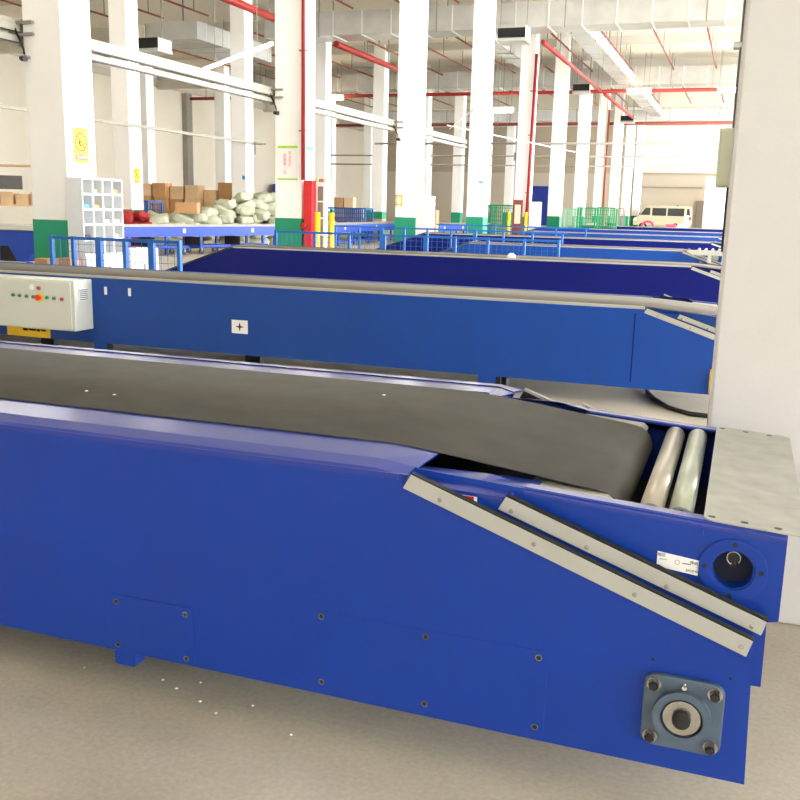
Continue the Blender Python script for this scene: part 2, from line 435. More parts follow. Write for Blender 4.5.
XL1 = -4.6
m1 = conveyor('nearest royal blue belt conveyor with two steel rollers and cover plate at its open end', 2.2, XL1, 'blue_mid', trim='blue_trim')
def screw(par, x, z, r=.0088):
    e = MB(); e.ring((x, -.003, z), (0, -1, 0), r*.78, r, .002, 18); e.build('screw_ring', 'chrome', par)
    e = MB(); e.cyl((x, -.001, z), (x, -.0052, z), r*.78, 6, smooth=False); e.build('screw', 'bolt_dark', par)
p1 = mb().prism(rrect(-1.715, -1.415, .152, .335, .012), -.003, 0).build('access_panel', 'blue_mid', m1, bevel=.0012)
for q in ((-1.685, .312), (-1.443, .313), (-1.684, .172), (-1.443, .173)): screw(p1, *q)
p2 = mb().prism(rrect(-1.025, -.375, .165, .402, .015), -.003, 0).build('access_panel', 'blue_mid', m1, bevel=.0012)
for q in ((-1.005, .386), (-.701, .383), (-.397, .383), (-1.003, .19), (-.698, .189), (-.397, .189)): screw(p2, *q)
mb().prism(rrect(-1.70, -1.627, .105, .16, .008), .0, .05).build('foot_bracket', 'blue_mid', m1)
mb().prism(rrect(-3.60, -3.527, .105, .16, .008), .0, .05).build('foot_bracket', 'blue_mid', m1)
# flange bearing at the lower corner
fb = mb().prism(rrect(-.133, .055, .215, .403, .03, 6), -.018, 0).build('flange_bearing', 'bearing', m1, bevel=.004)
e = MB(); e.ring((-.039, -.016, .309), (0, -1, 0), .05, .068, .022, 36); e.build('bearing_housing', 'bearing', fb)
e = MB(); e.ring((-.039, -.020, .309), (0, -1, 0), .022, .044, .014, 30); e.build('bearing_race', 'chrome', fb)
e = MB(); e.cyl((-.039, .0, .309), (-.039, -.05, .309), .021, 24); e.build('shaft_end', 'bolt_dark', fb)
for x, z in ((-.110, .378), (.032, .378), (-.110, .240), (.032, .240)):
    e = MB(); e.ring((x, -.018, z), (0, -1, 0), .011, .0175, .003, 20); e.build('washer', 'chrome', fb)
    e = MB(); e.cyl((x, -.018, z), (x, -.034, z), .0125, 6, smooth=False); e.cyl((x, -.034, z), (x, -.040, z), .007, 12); e.build('bolt', 'bolt_dark', fb)
e = MB(); e.cyl((-.039, -.02, .378), (-.039, -.03, .386), .006, 12); e.cyl((-.039, -.024, .386), (-.039, -.030, .398), .0045, 12, r1=.003); e.build('grease_nipple', 'chrome', fb)
for x, z in ((-.118, .432), (.062, .418)):
    e = MB(); e.cyl((x, -.0008, z), (x, .001, z), .004, 10); e.build('drilled_hole', 'black', m1)
# round opening of the head: raised ring, cup, spring clip, bolt holes
rg = mb().ring((.044, .060, .668), (0, -1, 0), .050, .078, .006, 44).build('opening_ring', 'blue_mid', m1, bevel=.0015)
e = MB(); e.ring((.044, .10, .668), (0, -1, 0), .046, .050, .04, 44); e.build('opening_wall', 'blue_mid', rg)
e = MB(); e.cyl((.044, .099, .668), (.044, .104, .668), .052, 30); e.build('opening_back', 'blue_inside', rg)
e = MB(); N = 26
pts = [(.044+.0155*math.cos(math.radians(-70+300*k/N+25)), .080, .690+.0165*math.sin(math.radians(-70+300*k/N+25))) for k in range(N+1)]
e.tube(pts, .0022, 8).build('retaining_clip', 'chrome', rg)
e = MB(); e.cyl((.044, .083, .690), (.044, .10, .690), .013, 18); e.build('pin_end', 'black', rg)
e = MB(); e.cyl((.044, .09, .668), (.044, .1, .668), .006, 12); e.build('centre_bolt', 'bolt_dark', rg)
for a in (90, 178, 268, 2):
    x = .044+.064*math.cos(math.radians(a)); z = .668+.064*math.sin(math.radians(a))
    e = MB(); e.cyl((x, .0535, z), (x, .0555, z), .0065, 6, smooth=False); e.build('bolt', 'bolt_dark', rg)
# white retract / extend label
lb = mb().prism([(-.132, .650), (-.132, .689), (-.034, .6785), (-.034, .640)], .0585, .0598).build('direction_label', 'paper', m1)
lettering('缩回', .0095, (-.122, .0580, .681), FRONT, 'black', lb)
lettering('RETRACT', .0042, (-.117, .0580, .670), FRONT, 'bolt_dark', lb)
lettering('伸出', .0095, (-.045, .0580, .671), FRONT, 'black', lb)
lettering('EXTEND', .0075, (-.048, .0580, .650), FRONT, 'black', lb)
e = MB(); e.ring((-.084, .0582, .6675), (0, -1, 0), .0052, .006, .0004, 20); e.build('symbol', 'bolt_dark', lb)
e = MB(); e.box(-.072, -.052, .0578, .0582, .6655, .6675); e.build('small_print', 'bolt_dark', lb)
# warning label on the second section
wl = mb().prism(rrect(-.665, -.585, .712, .783, .006), .0285, .030).build('warning_label', 'paper', m1)
mb().prism(rrect(-.657, -.593, .718, .776, .004), .0275, .0285).build('red_field', 'red_ink', wl)
for x, y in ((-.015, .085), (.06, .085), (.135, .085), (-.015, 1.095), (.06, 1.095), (.135, 1.095)):
    e = MB(); e.prism(rrect(x-.009, x+.009, y-.007, y+.007, .0069), htop(x)+.0070, htop(x)+.0082, axis='z'); e.build('screw_hole', 'bolt_dark', m1)

# m2 .. m8
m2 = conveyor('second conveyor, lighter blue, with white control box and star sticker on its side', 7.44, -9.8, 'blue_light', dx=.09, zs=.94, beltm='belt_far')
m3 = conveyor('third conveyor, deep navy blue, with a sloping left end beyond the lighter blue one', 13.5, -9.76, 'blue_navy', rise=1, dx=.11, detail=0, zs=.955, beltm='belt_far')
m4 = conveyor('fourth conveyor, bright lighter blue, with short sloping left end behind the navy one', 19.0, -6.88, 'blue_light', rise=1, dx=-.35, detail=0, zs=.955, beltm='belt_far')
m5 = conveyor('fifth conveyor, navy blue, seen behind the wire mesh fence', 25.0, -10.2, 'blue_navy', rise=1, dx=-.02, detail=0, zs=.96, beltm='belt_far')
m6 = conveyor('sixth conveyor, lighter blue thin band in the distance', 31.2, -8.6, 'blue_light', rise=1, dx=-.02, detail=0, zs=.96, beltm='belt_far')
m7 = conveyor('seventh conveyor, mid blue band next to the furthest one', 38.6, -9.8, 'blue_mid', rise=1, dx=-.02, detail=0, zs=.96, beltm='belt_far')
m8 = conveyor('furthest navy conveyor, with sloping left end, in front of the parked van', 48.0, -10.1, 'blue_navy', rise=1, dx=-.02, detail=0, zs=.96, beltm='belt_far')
for x in (-5.94, -2.08):
    mb().box(x, x+.15, .004, .05, 0, .16).build('leg_plate', 'blue_light', m2)
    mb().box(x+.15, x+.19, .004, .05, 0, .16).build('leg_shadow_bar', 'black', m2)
mb().prism(rrect(-1.02, .06, .154, .79, .002), -.003, 0).build('end_panel', 'blue_light', m2) if False else None
sk = mb().box(-4.41, -4.245, -.002, 0, .357, .487).build('star_sticker', 'paper', m2)
st = []
for k in range(8):
    rr = .045 if k % 2 == 0 else .012
    st.append((-4.327+rr*math.sin(k*PI/4), .422+rr*math.cos(k*PI/4)))
mb().prism(st, -.004, -.002).build('four_pointed_star', 'black', sk)
for x in (-5.79, -5.52):
    mb().box(x, x+.032, -.002, 0, .65, .73).build('small_label', 'paper', m2)
yl = mb().box(-6.98, -6.45, -.003, 0, .152, .29).build('yellow_label', 'yellow', m2)
pb = MB()
for k, (a, b) in enumerate(((-6.78, -6.72), (-6.71, -6.62), (-6.61, -6.57), (-6.56, -6.50))): pb.box(a, b, -.0045, -.003, .215+.004*(k % 2), .24)
pb.build('black_print', 'black', yl)
# dull vertical wear marks / joint of the m2 body
mb().box(-.845, -.835, -.0015, 0, .2, .78).build('panel_joint', 'blue_navy', m2)
# yellow guard loop by the near column
yg = MB(); yg.tube([(-.24, -.03, .17), (-.24, -.03, .36), (-.225, -.03, .375), (-.12, -.03, .375), (-.10, -.03, .36), (-.10, -.03, .17), (-.12, -.03, .155), (-.225, -.03, .155), (-.24, -.03, .17)], .011, 8)
yg.box(-.245, -.20, -.03, 0, .25, .27)
yg.build('guard_loop', 'yellow', m2, label='yellow painted loop')

# control box hung on m2
cb = empty('control_box', 'white electrical control box with push buttons hung on the lighter blue conveyor', 'control box', (-6.5, 7.44, .275))
mb().box(-.72, .66, -.26, 0, 0, .475).build('enclosure', 'panel_box', cb, bevel=.006)
mb().box(-.70, .625, -.272, -.26, .015, .46).build('cover', 'panel_box', cb, bevel=.004)
v = mb().box(.661, .667, -.20, -.07, .28, .40).build('vent', 'shelf_white', cb)
vv = MB()
for k in range(6): vv.box(.666, .672, -.19, -.08, .29+.018*k, .298+.018*k)
vv.build('louvre', 'shelf_inside', v)
def button(x, z, m, r=.016, base='chrome'):
    x += .30; z -= .02
    b_ = MB(); b_.ring((x, -.272, z), (0, -1, 0), r*.8, r*1.2, .01, 18); bo = b_.build('button_bezel', base, cb)
    b_ = MB(); b_.cyl((x, -.272, z), (x, -.292, z), r*.85, 16); b_.build('push_button', m, bo)
for i, x in enumerate((-.34, -.26, -.18, -.10)): button(x, .33-.002*i, 'green_paint')
button(.06, .325, 'green_paint'); button(.14, .322, 'green_paint'); button(.23, .318, 'red_ink')
button(-.03, .41, 'red_ink', .018); button(-.11, .415, 'paper', .024, 'shelf_white')
es = mb().cyl((.27, -.272, .302), (.27, -.277, .302), .042, 24).build('warning_disc', 'yellow', cb)
mb().cyl((.27, -.277, .302), (.27, -.31, .302), .022, 20, r1=.028).build('emergency_stop', 'red_cabinet', es)

# white crumpled helmet-like thing on m3's belt
h = MB(); n = 10
vs = []; fs = []
for i in range(5):
    for k in range(n):
        a = 2*PI*k/n; t = i/4*PI/2; rr = .09*math.cos(t)*(1+.12*math.sin(3*a+i)); vs.append((rr*math.cos(a), rr*.8*math.sin(a), .09*math.sin(t)))
for i in range(4):
    for k in range(n): fs.append((i*n+k, i*n+(k+1) % n, (i+1)*n+(k+1) % n, (i+1)*n+k))
fs.append(tuple(range(n))[::-1])
o = h.add(vs, fs, True).build('crumpled_bag', 'paper'); o.location = (-3.2, 13.56, .806); o.scale = (.75, .75, .75)
tag(o, 'small white crumpled bag lying on the edge of the navy conveyor', 'bag')

# black cable on the floor
c_ = MB(); pts = [(-.70, 8.3, .04), (-.66, 8.0, .018), (-.58, 7.72, .018), (-.45, 7.42, .018), (-.28, 7.25, .018), (-.08, 7.22, .018), (.3, 7.3, .018), (.7, 7.2, .018)]
P2 = []
for i in range(len(pts)-1):
    for k in range(6):
        t = k/6; P2.append(tuple(pts[i][j]*(1-t)+pts[i+1][j]*t for j in range(3)))
P2.append(pts[-1])
tag(c_.tube(P2, .018, 10).build('power_cable', 'black'), 'thick black cable curving over the floor under the second conveyor', 'cable')

# ------------------------------------------------------------------ near column fittings
jb = empty('junction_box', 'pale olive electrical box fixed to the left edge of the large near column', 'electrical box', (-.06, 3.80, 1.6))
mb().box(-.064, 0, -.06, .10, 0, .21).build('enclosure', 'olive_box', jb, bevel=.004)
mb().box(-.053, 0, -.068, -.06, .006, .204).build('door', 'olive_box', jb, bevel=.002)
cd = empty('cable_conduit', 'dark conduit running up the left edge of the near column above the box', 'conduit', (-.06, 3.80, 1.815))
mb().box(-.024, 0, -.01, .02, 0, 2.2).build('conduit', 'conduit_grey', cd)
for z in (.28, 1.0, 1.6): mb().box(-.045, 0, -.02, .04, z, z+.02).build('clip', 'chrome', cd)
tag(mb().box(-.084, -.07, 3.80, 3.83, 1.36, 1.6).build('cable_drop', 'black'), 'black cable hanging below the olive electrical box', 'cable')

# ------------------------------------------------------------------ fences
def fence(label, x0, x1, Y, posts, mesh=True, h=1.0, thick=(), mx=None):
    R = empty('safety_fence', label, 'fence', (0, Y, 0))
    e = MB(); e.box(x0, x1, -.02, .02, h-.04, h); e.build('top_rail', 'blue_fence', R)
    e = MB(); e.box(x0, x1, -.015, .015, .1, .13); e.build('bottom_rail', 'blue_fence', R)
    for i, x in enumerate(posts):
        w_ = .042 if i in thick else .022
        e = MB(); e.box(x-w_, x+w_, -.03, .03, 0, h+(0.005)); e.build('post', 'blue_fence', R)
    if mesh:
        e = MB(); x = x0+.06
        while x < (mx or x1)-.02: e.box(x-.0025, x+.0025, -.0025, .0025, .13, h-.04); x += .1
        z = .2
        while z < h-.05: e.box(x0, mx or x1, -.0025, .0025, z-.0025, z+.0025); z += .1
        e.build('wire_mesh', 'blue_fence', R, kind='stuff') if False else e.build('wire_mesh', 'blue_fence', R)
    return R
fence('blue mesh safety fence in front of the white pigeonhole shelf', -8.89, -6.83, 10.5, (-8.87, -8.51, -8.10, -7.68, -7.27, -6.85), thick=(2, 4), mx=-6.85)
fence('blue mesh safety fence between the navy and the fourth conveyor', -8.45, -2.98, 16.2, (-8.42, -7.6, -6.9, -6.2, -5.4, -4.85, -4.25, -3.6, -3.0), thick=(4,))
fence('blue rail fence behind the fourth conveyor', -9.8, -3.9, 22.0, (-9.75, -9.1, -8.5, -7.9, -7.3, -6.7, -6.1, -5.4, -4.7, -4.0), mesh=False, thick=(2, 6))
fence('furthest blue rail fence, behind the fifth conveyor', -9.2, -4.4, 28.6, (-9.1, -8.2, -7.3, -6.4, -5.4, -4.5), mesh=False)

# ------------------------------------------------------------------ sign faces on columns
def no_smoking(label, x, y, z, w_, h_):
    R = empty('no_smoking_sign', label, 'sign', (x, y, z))
    mb().box(0, .004, -w_/2, w_/2, 0, h_).build('board', 'yellow_sign', R)
    rr = w_*.40; zc = h_*.60
    # upright oval ring, cigarette and smoke
    e = MB(); e.ring((.004, 0, zc), (1, 0, 0), rr*.86, rr, .002, 36); e.build('red_ring', 'red_ink', R)
    e = MB(); e.add([(.006, -rr*.68, zc+rr*.60), (.006, -rr*.60, zc+rr*.68), (.006, rr*.68, zc-rr*.60), (.006, rr*.60, zc-rr*.68)], [(0, 1, 2, 3)]); e.prism([(-rr*.68, zc+rr*.60), (-rr*.60, zc+rr*.68), (rr*.68, zc-rr*.60), (rr*.60, zc-rr*.68)], .004, .006, axis='x'); e.build('red_bar', 'red_ink', R)
    e = MB(); e.prism([(-rr*.45, zc+rr*.1), (-rr*.2, zc+rr*.1), (-rr*.05, zc-rr*.35), (rr*.1, zc-rr*.5), (-rr*.05, zc-rr*.6), (-rr*.3, zc-rr*.3)], .004, .0055, axis='x'); e.build('hand_symbol', 'black', R)
    pl = mb().box(.004, .006, -w_*.38, w_*.38, h_*.09, h_*.24).build('caption_plate', 'red_ink', R)
    lettering('禁止吸烟', w_*.17, (.0068, 0, h_*.165), SIDE, 'paper', pl)
    return R
no_smoking('yellow no-smoking sign on the nearest central-row column', -8.996, 11.35, 2.0, .32, .485)
no_smoking('small yellow no-smoking sign on a column further back, right of the pigeonhole shelf', -18.696, 26.3, 2.04, .33, .47)
ps = empty('slogan_poster', 'white poster with lime green bands and red characters on the column with the red pipe', 'poster', (-9.335, 18.51, 2.0))
mb().box(-.24, .24, -.006, 0, 0, .71).build('sheet', 'paper', ps)
mb().box(-.24, .24, -.008, -.006, .66, .71).build('green_band', 'lime_ink', ps)
mb().box(-.24, .24, -.008, -.006, 0, .035).build('green_band', 'lime_ink', ps)
lettering('安\n全\n生\n产', .085, (.055, -.0075, .43), FRONT, 'pink_ink', ps)
lettering('质\n量\n第\n一\n位', .085, (-.065, -.0075, .33), FRONT, 'pink_ink', ps)
b1 = mb().box(-8.996, -8.99, 18.55, 19.05, 2.64, 2.72).build('blue_notice', 'sky_ink'); tag(b1, 'narrow blue notice strip on the column beside the red pipe', 'notice')
yf = empty('yellow_frame', 'small yellow square frame holder on the third central-row column', 'frame', (-9.51, 25.97, 1.52))
e = MB(); e.box(-.11, .11, -.02, 0, .27, .30); e.box(-.11, .11, -.02, 0, .02, .05); e.box(-.10, -.07, -.02, 0, -.02, .32); e.box(.06, .09, -.02, 0, -.02, .32); e.build('frame', 'yellow', yf)
ys = empty('vertical_notice', 'narrow yellow vertical notice on the third central-row column', 'notice', (-8.995, 26.2, 2.0))
mb().box(0, .006, -.07, .07, 0, .48).build('strip', 'yellow_sign', ys)
tag(mb().box(-18.86, -18.74, 33.43, 33.45, 2.4, 2.55).build('blue_notice', 'sky_ink'), 'small blue notice on the second-row column above the sack pile', 'notice')
tag(mb().box(-9.2, -9.05, 33.42, 33.45, 2.4, 2.46).build('blue_notice', 'sky_ink'), 'tiny blue mark high on the fourth central-row column', 'notice')

# ------------------------------------------------------------------ column brackets, cameras, cable trays
for Y, who in ((11.04, 'nearest'), (18.51, 'second'), (25.98, 'third')):
    R = empty('cable_bracket', 'grey steel double bracket on the %s central-row column' % who, 'bracket', (-9.64, Y, 3.6))
    for z in (.08, .235): mb().box(-.22, .2, -.055, 0, z, z+.04).build('arm', 'steel_rod', R)
    mb().box(-.2, -.16, -.055, 0, .04, .30).build('upright', 'steel_rod', R)
    mb().tube([(-.14, -.06, .26), (-.08, -.07, .2), (.0, -.07, .02), (.06, -.07, -.1), (.07, -.07, -.17)], .014, 8).build('cable', 'bolt_dark', R)
    K = empty('security_camera', 'small dark security camera hanging on the %s central-row column' % who, 'camera', (-9.55, Y-.09, 3.36))
    mb().cyl((-.05, 0, .02), (.06, -.06, .0), .038, 12).build('housing', 'bolt_dark', K)
    mb().box(-.02, .02, 0, .09, .02, .06).build('mount', 'steel_rod', K)
R = empty('cable_tray', 'pair of pale cable trays running away along the central column row', 'cable tray', (-9.76, 2, 0))
for z in (3.74, 3.60):
    e = MB(); e.box(-.06, .06, 0, 34, z, z+.10 if z > 3.7 else z+.09)
    t_ = e.build('tray', 'tray_paint', R)
    e = MB(); e.box(.06, .066, 0, 34, z-.012, z+.004); e.build('cable', 'bolt_dark', t_)
mb().box(-.05, .05, 0, 34, 3.845, 3.91).build('top_trunking', 'tray_paint', R)
for k in range(5):
    mb().box(-.02, .13, 9.1+7.47*k, 9.16+7.47*k, 3.56, 3.92).build('wall_bracket', 'steel_rod', R)
R = empty('cable_trunking', 'thin pale trunking with a bracket running to the column above the sack pile', 'cable tray', (-18.58, 22, 3.78))
mb().box(-.08, .0, -4, 12.6, 0, .09).build('trunking', 'tray_paint', R)
mb().box(-.12, .5, 11.9, 11.98, -.02, .03).build('arm', 'steel_rod', R); mb().box(.02, .06, 11.9, 11.94, -.4, .1).build('upright', 'steel_rod', R)
tag(mb().cyl((-9.3, 30.0, 4.0), (-6.76, 23.91, 4.0), .02, 6).build('white_cable', 'white_paint'), 'white cable slanting up to the right between the third and fourth central columns', 'cable')
tag(mb().cyl((-8.99, 28.7, 4.0), (-7.29, 41.95, 4.0), .02, 6).build('white_cable', 'white_paint'), 'white cable slanting down to the right past the fifth central column', 'cable')

# ------------------------------------------------------------------ fire pipes on columns
R = empty('fire_riser', 'bright red vertical fire pipe on the second central-row column', 'pipe', (-8.93, 18.43, 0))
mb().cyl((0, 0, 2.0), (0, 0, CZ), .045, 12).build('pipe', 'red_pipe', R)
for z in (3.0, 4.6, 6.2): mb().box(-.1, .1, -.02, .08, z, z+.03).build('clamp', 'steel_rod', R)
R = empty('hydrant_cabinet', 'tall narrow red fire hydrant cabinet at the foot of the red pipe', 'cabinet', (-8.83, 18.45, 0))
mb().box(-.10, .10, 0, .3, 0, 2.0).build('body', 'red_cabinet', R, bevel=.01)
mb().cyl((-.08, -.02, 1.05), (-.08, -.10, 1.05), .06, 14).build('valve_wheel', 'red_pipe', R)
R = empty('fire_riser', 'thin orange-red fire pipe down the fifth central-row column', 'pipe', (-8.92, 40.72, 0))
mb().cyl((-.1, 0, 0), (.0, 0, 7.9), .07, 10).build('pipe', 'red_pipe', R)
for z in (2.2, 4.6, 6.4): mb().box(-.2, .12, -.02, .1, z, z+.04).build('clamp', 'steel_rod', R)
R = empty('fire_riser', 'brown-red vertical pipe by the eighth central-row column', 'pipe', (-8.93, 63.2, 0))
mb().cyl((0, 0, 0), (0, 0, 7.9), .07, 10).build('pipe', 'brown_pipe', R)

# ------------------------------------------------------------------ ceiling services
DZ = ((36.2, 38.2), (53.9, 55.6), (71.5, 73.3))
def hung_pipe(name, label, p0, p1, r, m, step, group=None, hm='steel_rod'):
    p0, p1 = Vector(p0), Vector(p1)
    R = empty(name, label, 'trunking' if 'trunk' in name else 'pipe', tuple(p0), 0, group)
    d_ = p1-p0; mb().cyl((0, 0, 0), tuple(d_), r, 10).build('pipe', m, R)
    n = max(1, int(d_.length/step))
    for k in range(n+1):
        q = d_*((k+.3)/(n+.6)) if n else d_*.5
        if any(a < p0.y+q.y < b for a, b in DZ): continue
        hw = .006 if ('trunk' in name or 'strip' in name) else .015
        mb().box(q.x-hw, q.x+hw, q.y-hw, q.y+hw, 0, CZ-p0.z+.01).build('hanger', hm, R)
    return R
hung_pipe('cross_trunking', 'long thin pale trunking crossing the hall at mid height', (-16.5, 41.62, 4.33), (-.5, 41.62, 4.33), .05, 'tray_paint', 5)
hung_pipe('cross_trunking', 'upper thin pale conduit crossing the hall in the distance', (-27.5, 56.58, 4.62), (-.5, 56.58, 4.62), .045, 'tray_paint', 6)
hung_pipe('cross_trunking', 'lower thin pale conduit crossing the hall in the distance', (-27.5, 56.72, 4.08), (-.5, 56.72, 4.08), .045, 'tray_paint', 6)
LT = hung_pipe('strip_light', 'bright white strip light crossing in front of the sack area columns', (-13.9, 22.68, 4.95), (-10.2, 19.45, 4.95), .04, 'tube_glow', 6)
LT['category'] = 'strip light'
hung_pipe('sprinkler_main', 'thick red sprinkler main running away above the central column row', (-8.15, 38.2, 7.95), (-8.15, 53.5, 7.95), .09, 'red_pipe', 3)
hung_pipe('sprinkler_main', 'red sprinkler main continuing away beyond the crossing pipe', (-8.15, 55.3, 7.95), (-8.15, 70.2, 7.95), .09, 'red_pipe', 3)
hung_pipe('sprinkler_main', 'thick red sprinkler main above the row behind the sacks', (-16.45, 37.0, 7.95), (-16.45, 46.4, 7.95), .13, 'red_pipe', 3)
hung_pipe('sprinkler_main', 'long red sprinkler main crossing the hall under the second duct', (-34, 53.75, 7.9), (3, 53.75, 7.9), .10, 'red_pipe', 4)
hung_pipe('sprinkler_main', 'dark red sprinkler main crossing the hall under the furthest duct', (-34, 71.3, 7.75), (3, 71.3, 7.75), .12, 'brown_pipe', 4)
hung_pipe('sprinkler_main', 'short near piece of red sprinkler main left of the second central column', (-16.45, 24.0, 7.95), (-16.45, 33.9, 7.95), .13, 'red_pipe', 2)
br = None
for (ya, yb, z) in ((22.0, 35.6, 9.0), (38.6, 55.2, 9.0), (56.9, 70.5, 9.0)):
    nk = 0
    for i in range(14):
        x = -.1-2.15*i
        if abs(x+8.2) < .4 or (ya < 30 and x > -10): continue
        hung_pipe('sprinkler_branch', 'thin brown-red sprinkler branch pipe hung under the ceiling', (x, ya+.9, z), (x, yb, z), .04, 'brown_pipe', 3.2, 'sprinkler branch pipes')
def duct(label, x0, x1, y0, y1, z0, z1, m='duct', step=1.25, hang=5):
    R = empty('air_duct', label, 'duct', (0, 0, 0))
    R.location = ((x0+x1)/2, (y0+y1)/2, z0)
    cx, cy = R.location.x, R.location.y
    X0, X1, Y0, Y1 = x0-cx, x1-cx, y0-cy, y1-cy; H = z1-z0
    mb().box(X0, X1, Y0, Y1, 0, H).build('sheet_metal', m, R)
    e = MB(); along_x = (x1-x0) > (y1-y0); L = (x1-x0) if along_x else (y1-y0); k = step/2
    while k < L:
        e = MB()
        if along_x: e.box(X0+k-.02, X0+k+.02, Y0-.03, Y1+.03, -.03, H+.03)
        else: e.box(X0-.03, X1+.03, Y0+k-.02, Y0+k+.02, -.03, H+.03)
        e.build('joint_flange', 'duct_bright', R)
        k += step
    k = hang/2
    while k < L:
        for s in (0, 1):
            if along_x: mb().box(X0+k-.02, X0+k+.02, (Y0, Y1)[s]-.02, (Y0, Y1)[s]+.02, -.05, CZ-z0+.01).build('hanger', 'steel_rod', R)
            else: mb().box((X0, X1)[s]-.02, (X0, X1)[s]+.02, Y0+k-.02, Y0+k+.02, -.05, CZ-z0+.01).build('hanger', 'steel_rod', R)
        k += hang
    return R
D1 = duct('nearest galvanised air duct crossing the hall at the top of the picture', -19.5, 8, 36.5, 37.9, 8.2, 9.1)
D2 = duct('second galvanised air duct crossing the hall in mid distance', -32, 8, 54.0, 55.4, 8.25, 9.15)
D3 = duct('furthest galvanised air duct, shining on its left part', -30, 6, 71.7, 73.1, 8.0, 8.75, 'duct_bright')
duct('short duct branch pointing at the camera above the sack area', -22.4, -20.2, 32.5, 38.5, 7.55, 8.2, 'duct')
duct('duct branch running away left of the fifth central-row column', -10.7, -10.0, 38.0, 46.4, 8.0, 8.6, 'duct')
duct('duct running away right of the central row beyond the first crossing duct', -7.2, -6.4, 38.1, 53.8, 8.25, 8.75, 'duct', step=1.9, hang=3.8)
duct('duct running away right of the central row beyond the second crossing duct', -7.2, -6.4, 55.6, 71.5, 8.25, 8.75, 'duct', step=1.9, hang=3.8)
def grille(label, x0, x1, Y, z0, zt):
    R = empty('air_outlet', label, 'air outlet', ((x0+x1)/2, Y, z0))
    w_ = (x1-x0)/2
    mb().box(-w_-.02, w_+.02, .03, .9, -.04, zt-z0).build('outlet_box', 'duct', R)
    mb().box(-w_-.02, w_+.02, 0, .03, 0, min(.34, zt-z0)).build('grille', 'black', R)
    mb().box(-w_-.04, w_+.04, -.02, .92, -.12, -.04).build('lip', 'duct', R)
    for s in (-1, 1): mb().box(s*w_-.015, s*w_+.015, .3, .33, zt-z0, CZ-z0+.01).build('hanger', 'steel_rod', R)
grille('black-mouthed air outlet above the fifth central-row column', -9.35, -8.35, 36.4-.55, 7.75, 8.2)
grille('black-mouthed air outlet above the seventh central-row column', -9.55, -8.7, 53.2, 7.9, 8.3)
grille('furthest black-mouthed air outlet near the tall red elbow pipe', -8.95, -8.1, 69.2, 7.75, 8.1)
grille('dark air outlet at upper left above the sack area', -21.4, -20.3, 30.0, 6.85, 7.2)
def lamp(label, x, Y, z, m='lamp_glow', L=.6):
    R = empty('hanging_lamp', label, 'lamp', (x, Y, z))
    e = MB(); e.cyl((-L, 0, 0), (L, 0, 0), .13, 12); e.build('lamp_body', m, R)
    mb().box(-L-.05, L+.05, -.05, .05, .10, .17).build('reflector', 'white_paint', R)
    for s in (-1, 1): mb().box(s*.5-.01, s*.5+.01, -.01, .01, .17, CZ-z+.01).build('hanger', 'steel_rod', R)
    return R
lamp('orange-white glowing lamp left of two under the crossing red main', -6.05, 53.35, 7.82)
lamp('orange-white glowing lamp right of two, beside the near column edge', -1.45, 53.35, 7.82)
lamp('white glowing lamp in the gap left of the third central-row column', -23.8, 53.2, 7.75)
lamp('cool white lamp between the fourth and fifth central-row columns', -13.4, 53.0, 6.9, 'tube_glow', .6)
for i, (x, Y) in enumerate([(x, Y) for x in (-2.5, -13.8, -23.5) for Y in (4, 13, 22)]):  # unseen lamps added to help light the hall
    lamp('added fill lamp above the conveyors, out of the picture', x, Y, 8.8, 'tube_glow', 1.2)['group'] = 'added fill lamps overhead'

# left wall services
R = empty('wall_riser', 'tall grey vertical duct on the left wall above the cardboard boxes', 'duct', (-37.8, 59.3, 0))
mb().box(-.2, .2, -.35, .35, 0, 8.9).build('riser', 'steel_rod', R)
R = empty('wall_conduit', 'thin brown conduit up the far wall left of the van', 'conduit', (-10.4, 93.15, 0))
mb().box(-.08, .08, -.1, .05, 0, CZ).build('conduit', 'brown_pipe', R)
tag(mb().box(-11.4, -4.2, 93.05, 93.2, 3.82, 3.9).build('wall_pipe', 'steel_rod'), 'thin horizontal pipe on the far wall above the van', 'pipe')

# ------------------------------------------------------------------ pigeonhole shelves
def pigeon(label, x, y, z0, L, dpt, H, rows, cols, base):
    R = empty('pigeonhole_shelf', label, 'shelf', (x, y, 0))
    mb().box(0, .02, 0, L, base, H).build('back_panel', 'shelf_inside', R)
    e = MB(); e.box(0, dpt, -.015, 0, 0, H); e.box(0, dpt, L, L+.015, 0, H); e.build('side_panel', 'shelf_white', R)
    e = MB()
    for k in range(rows+1): z = base+(H-base)*k/rows; e.box(0, dpt, 0, L, z-.014, z+.014)
    e.build('shelf_boards', 'shelf_white', R)
    e = MB()
    for k in range(1, cols): yy = L*k/cols; e.box(.02, dpt, yy-.012, yy+.012, base, H)
    e.build('dividers', 'shelf_white', R)
    c = mb().box(0, dpt+.02, 0, L, 0, base-.015).build('cupboard', 'shelf_white', R)
    e = MB()
    for k in (1,): e.box(dpt+.02, dpt+.024, L*.5-.004, L*.5+.004, .03, base-.03)
    e.build('door_gap', 'shelf_inside', c)
    for yy in (.44, .56): mb().box(dpt+.024, dpt+.04, L*yy-.008, L*yy+.008, base*.45, base*.75).build('handle', 'steel_rod', c)
    return R
P1 = pigeon('white pigeonhole shelf with small goods, beside the nearest green-based column', -8.99, 11.0, 0, .88, .27, 1.78, 5, 4, .72)
goods = [('cardboard', 1.30, .33), ('cardboard', 1.53, .76), ('sky_ink', 1.34, .1), ('paper', 1.12, .55), ('paper', 1.1, .78), ('cardboard_pale', 1.53, .3), ('bolt_dark', .92, .12), ('paper', .93, .75)]
Hs, bs = 1.78, .72
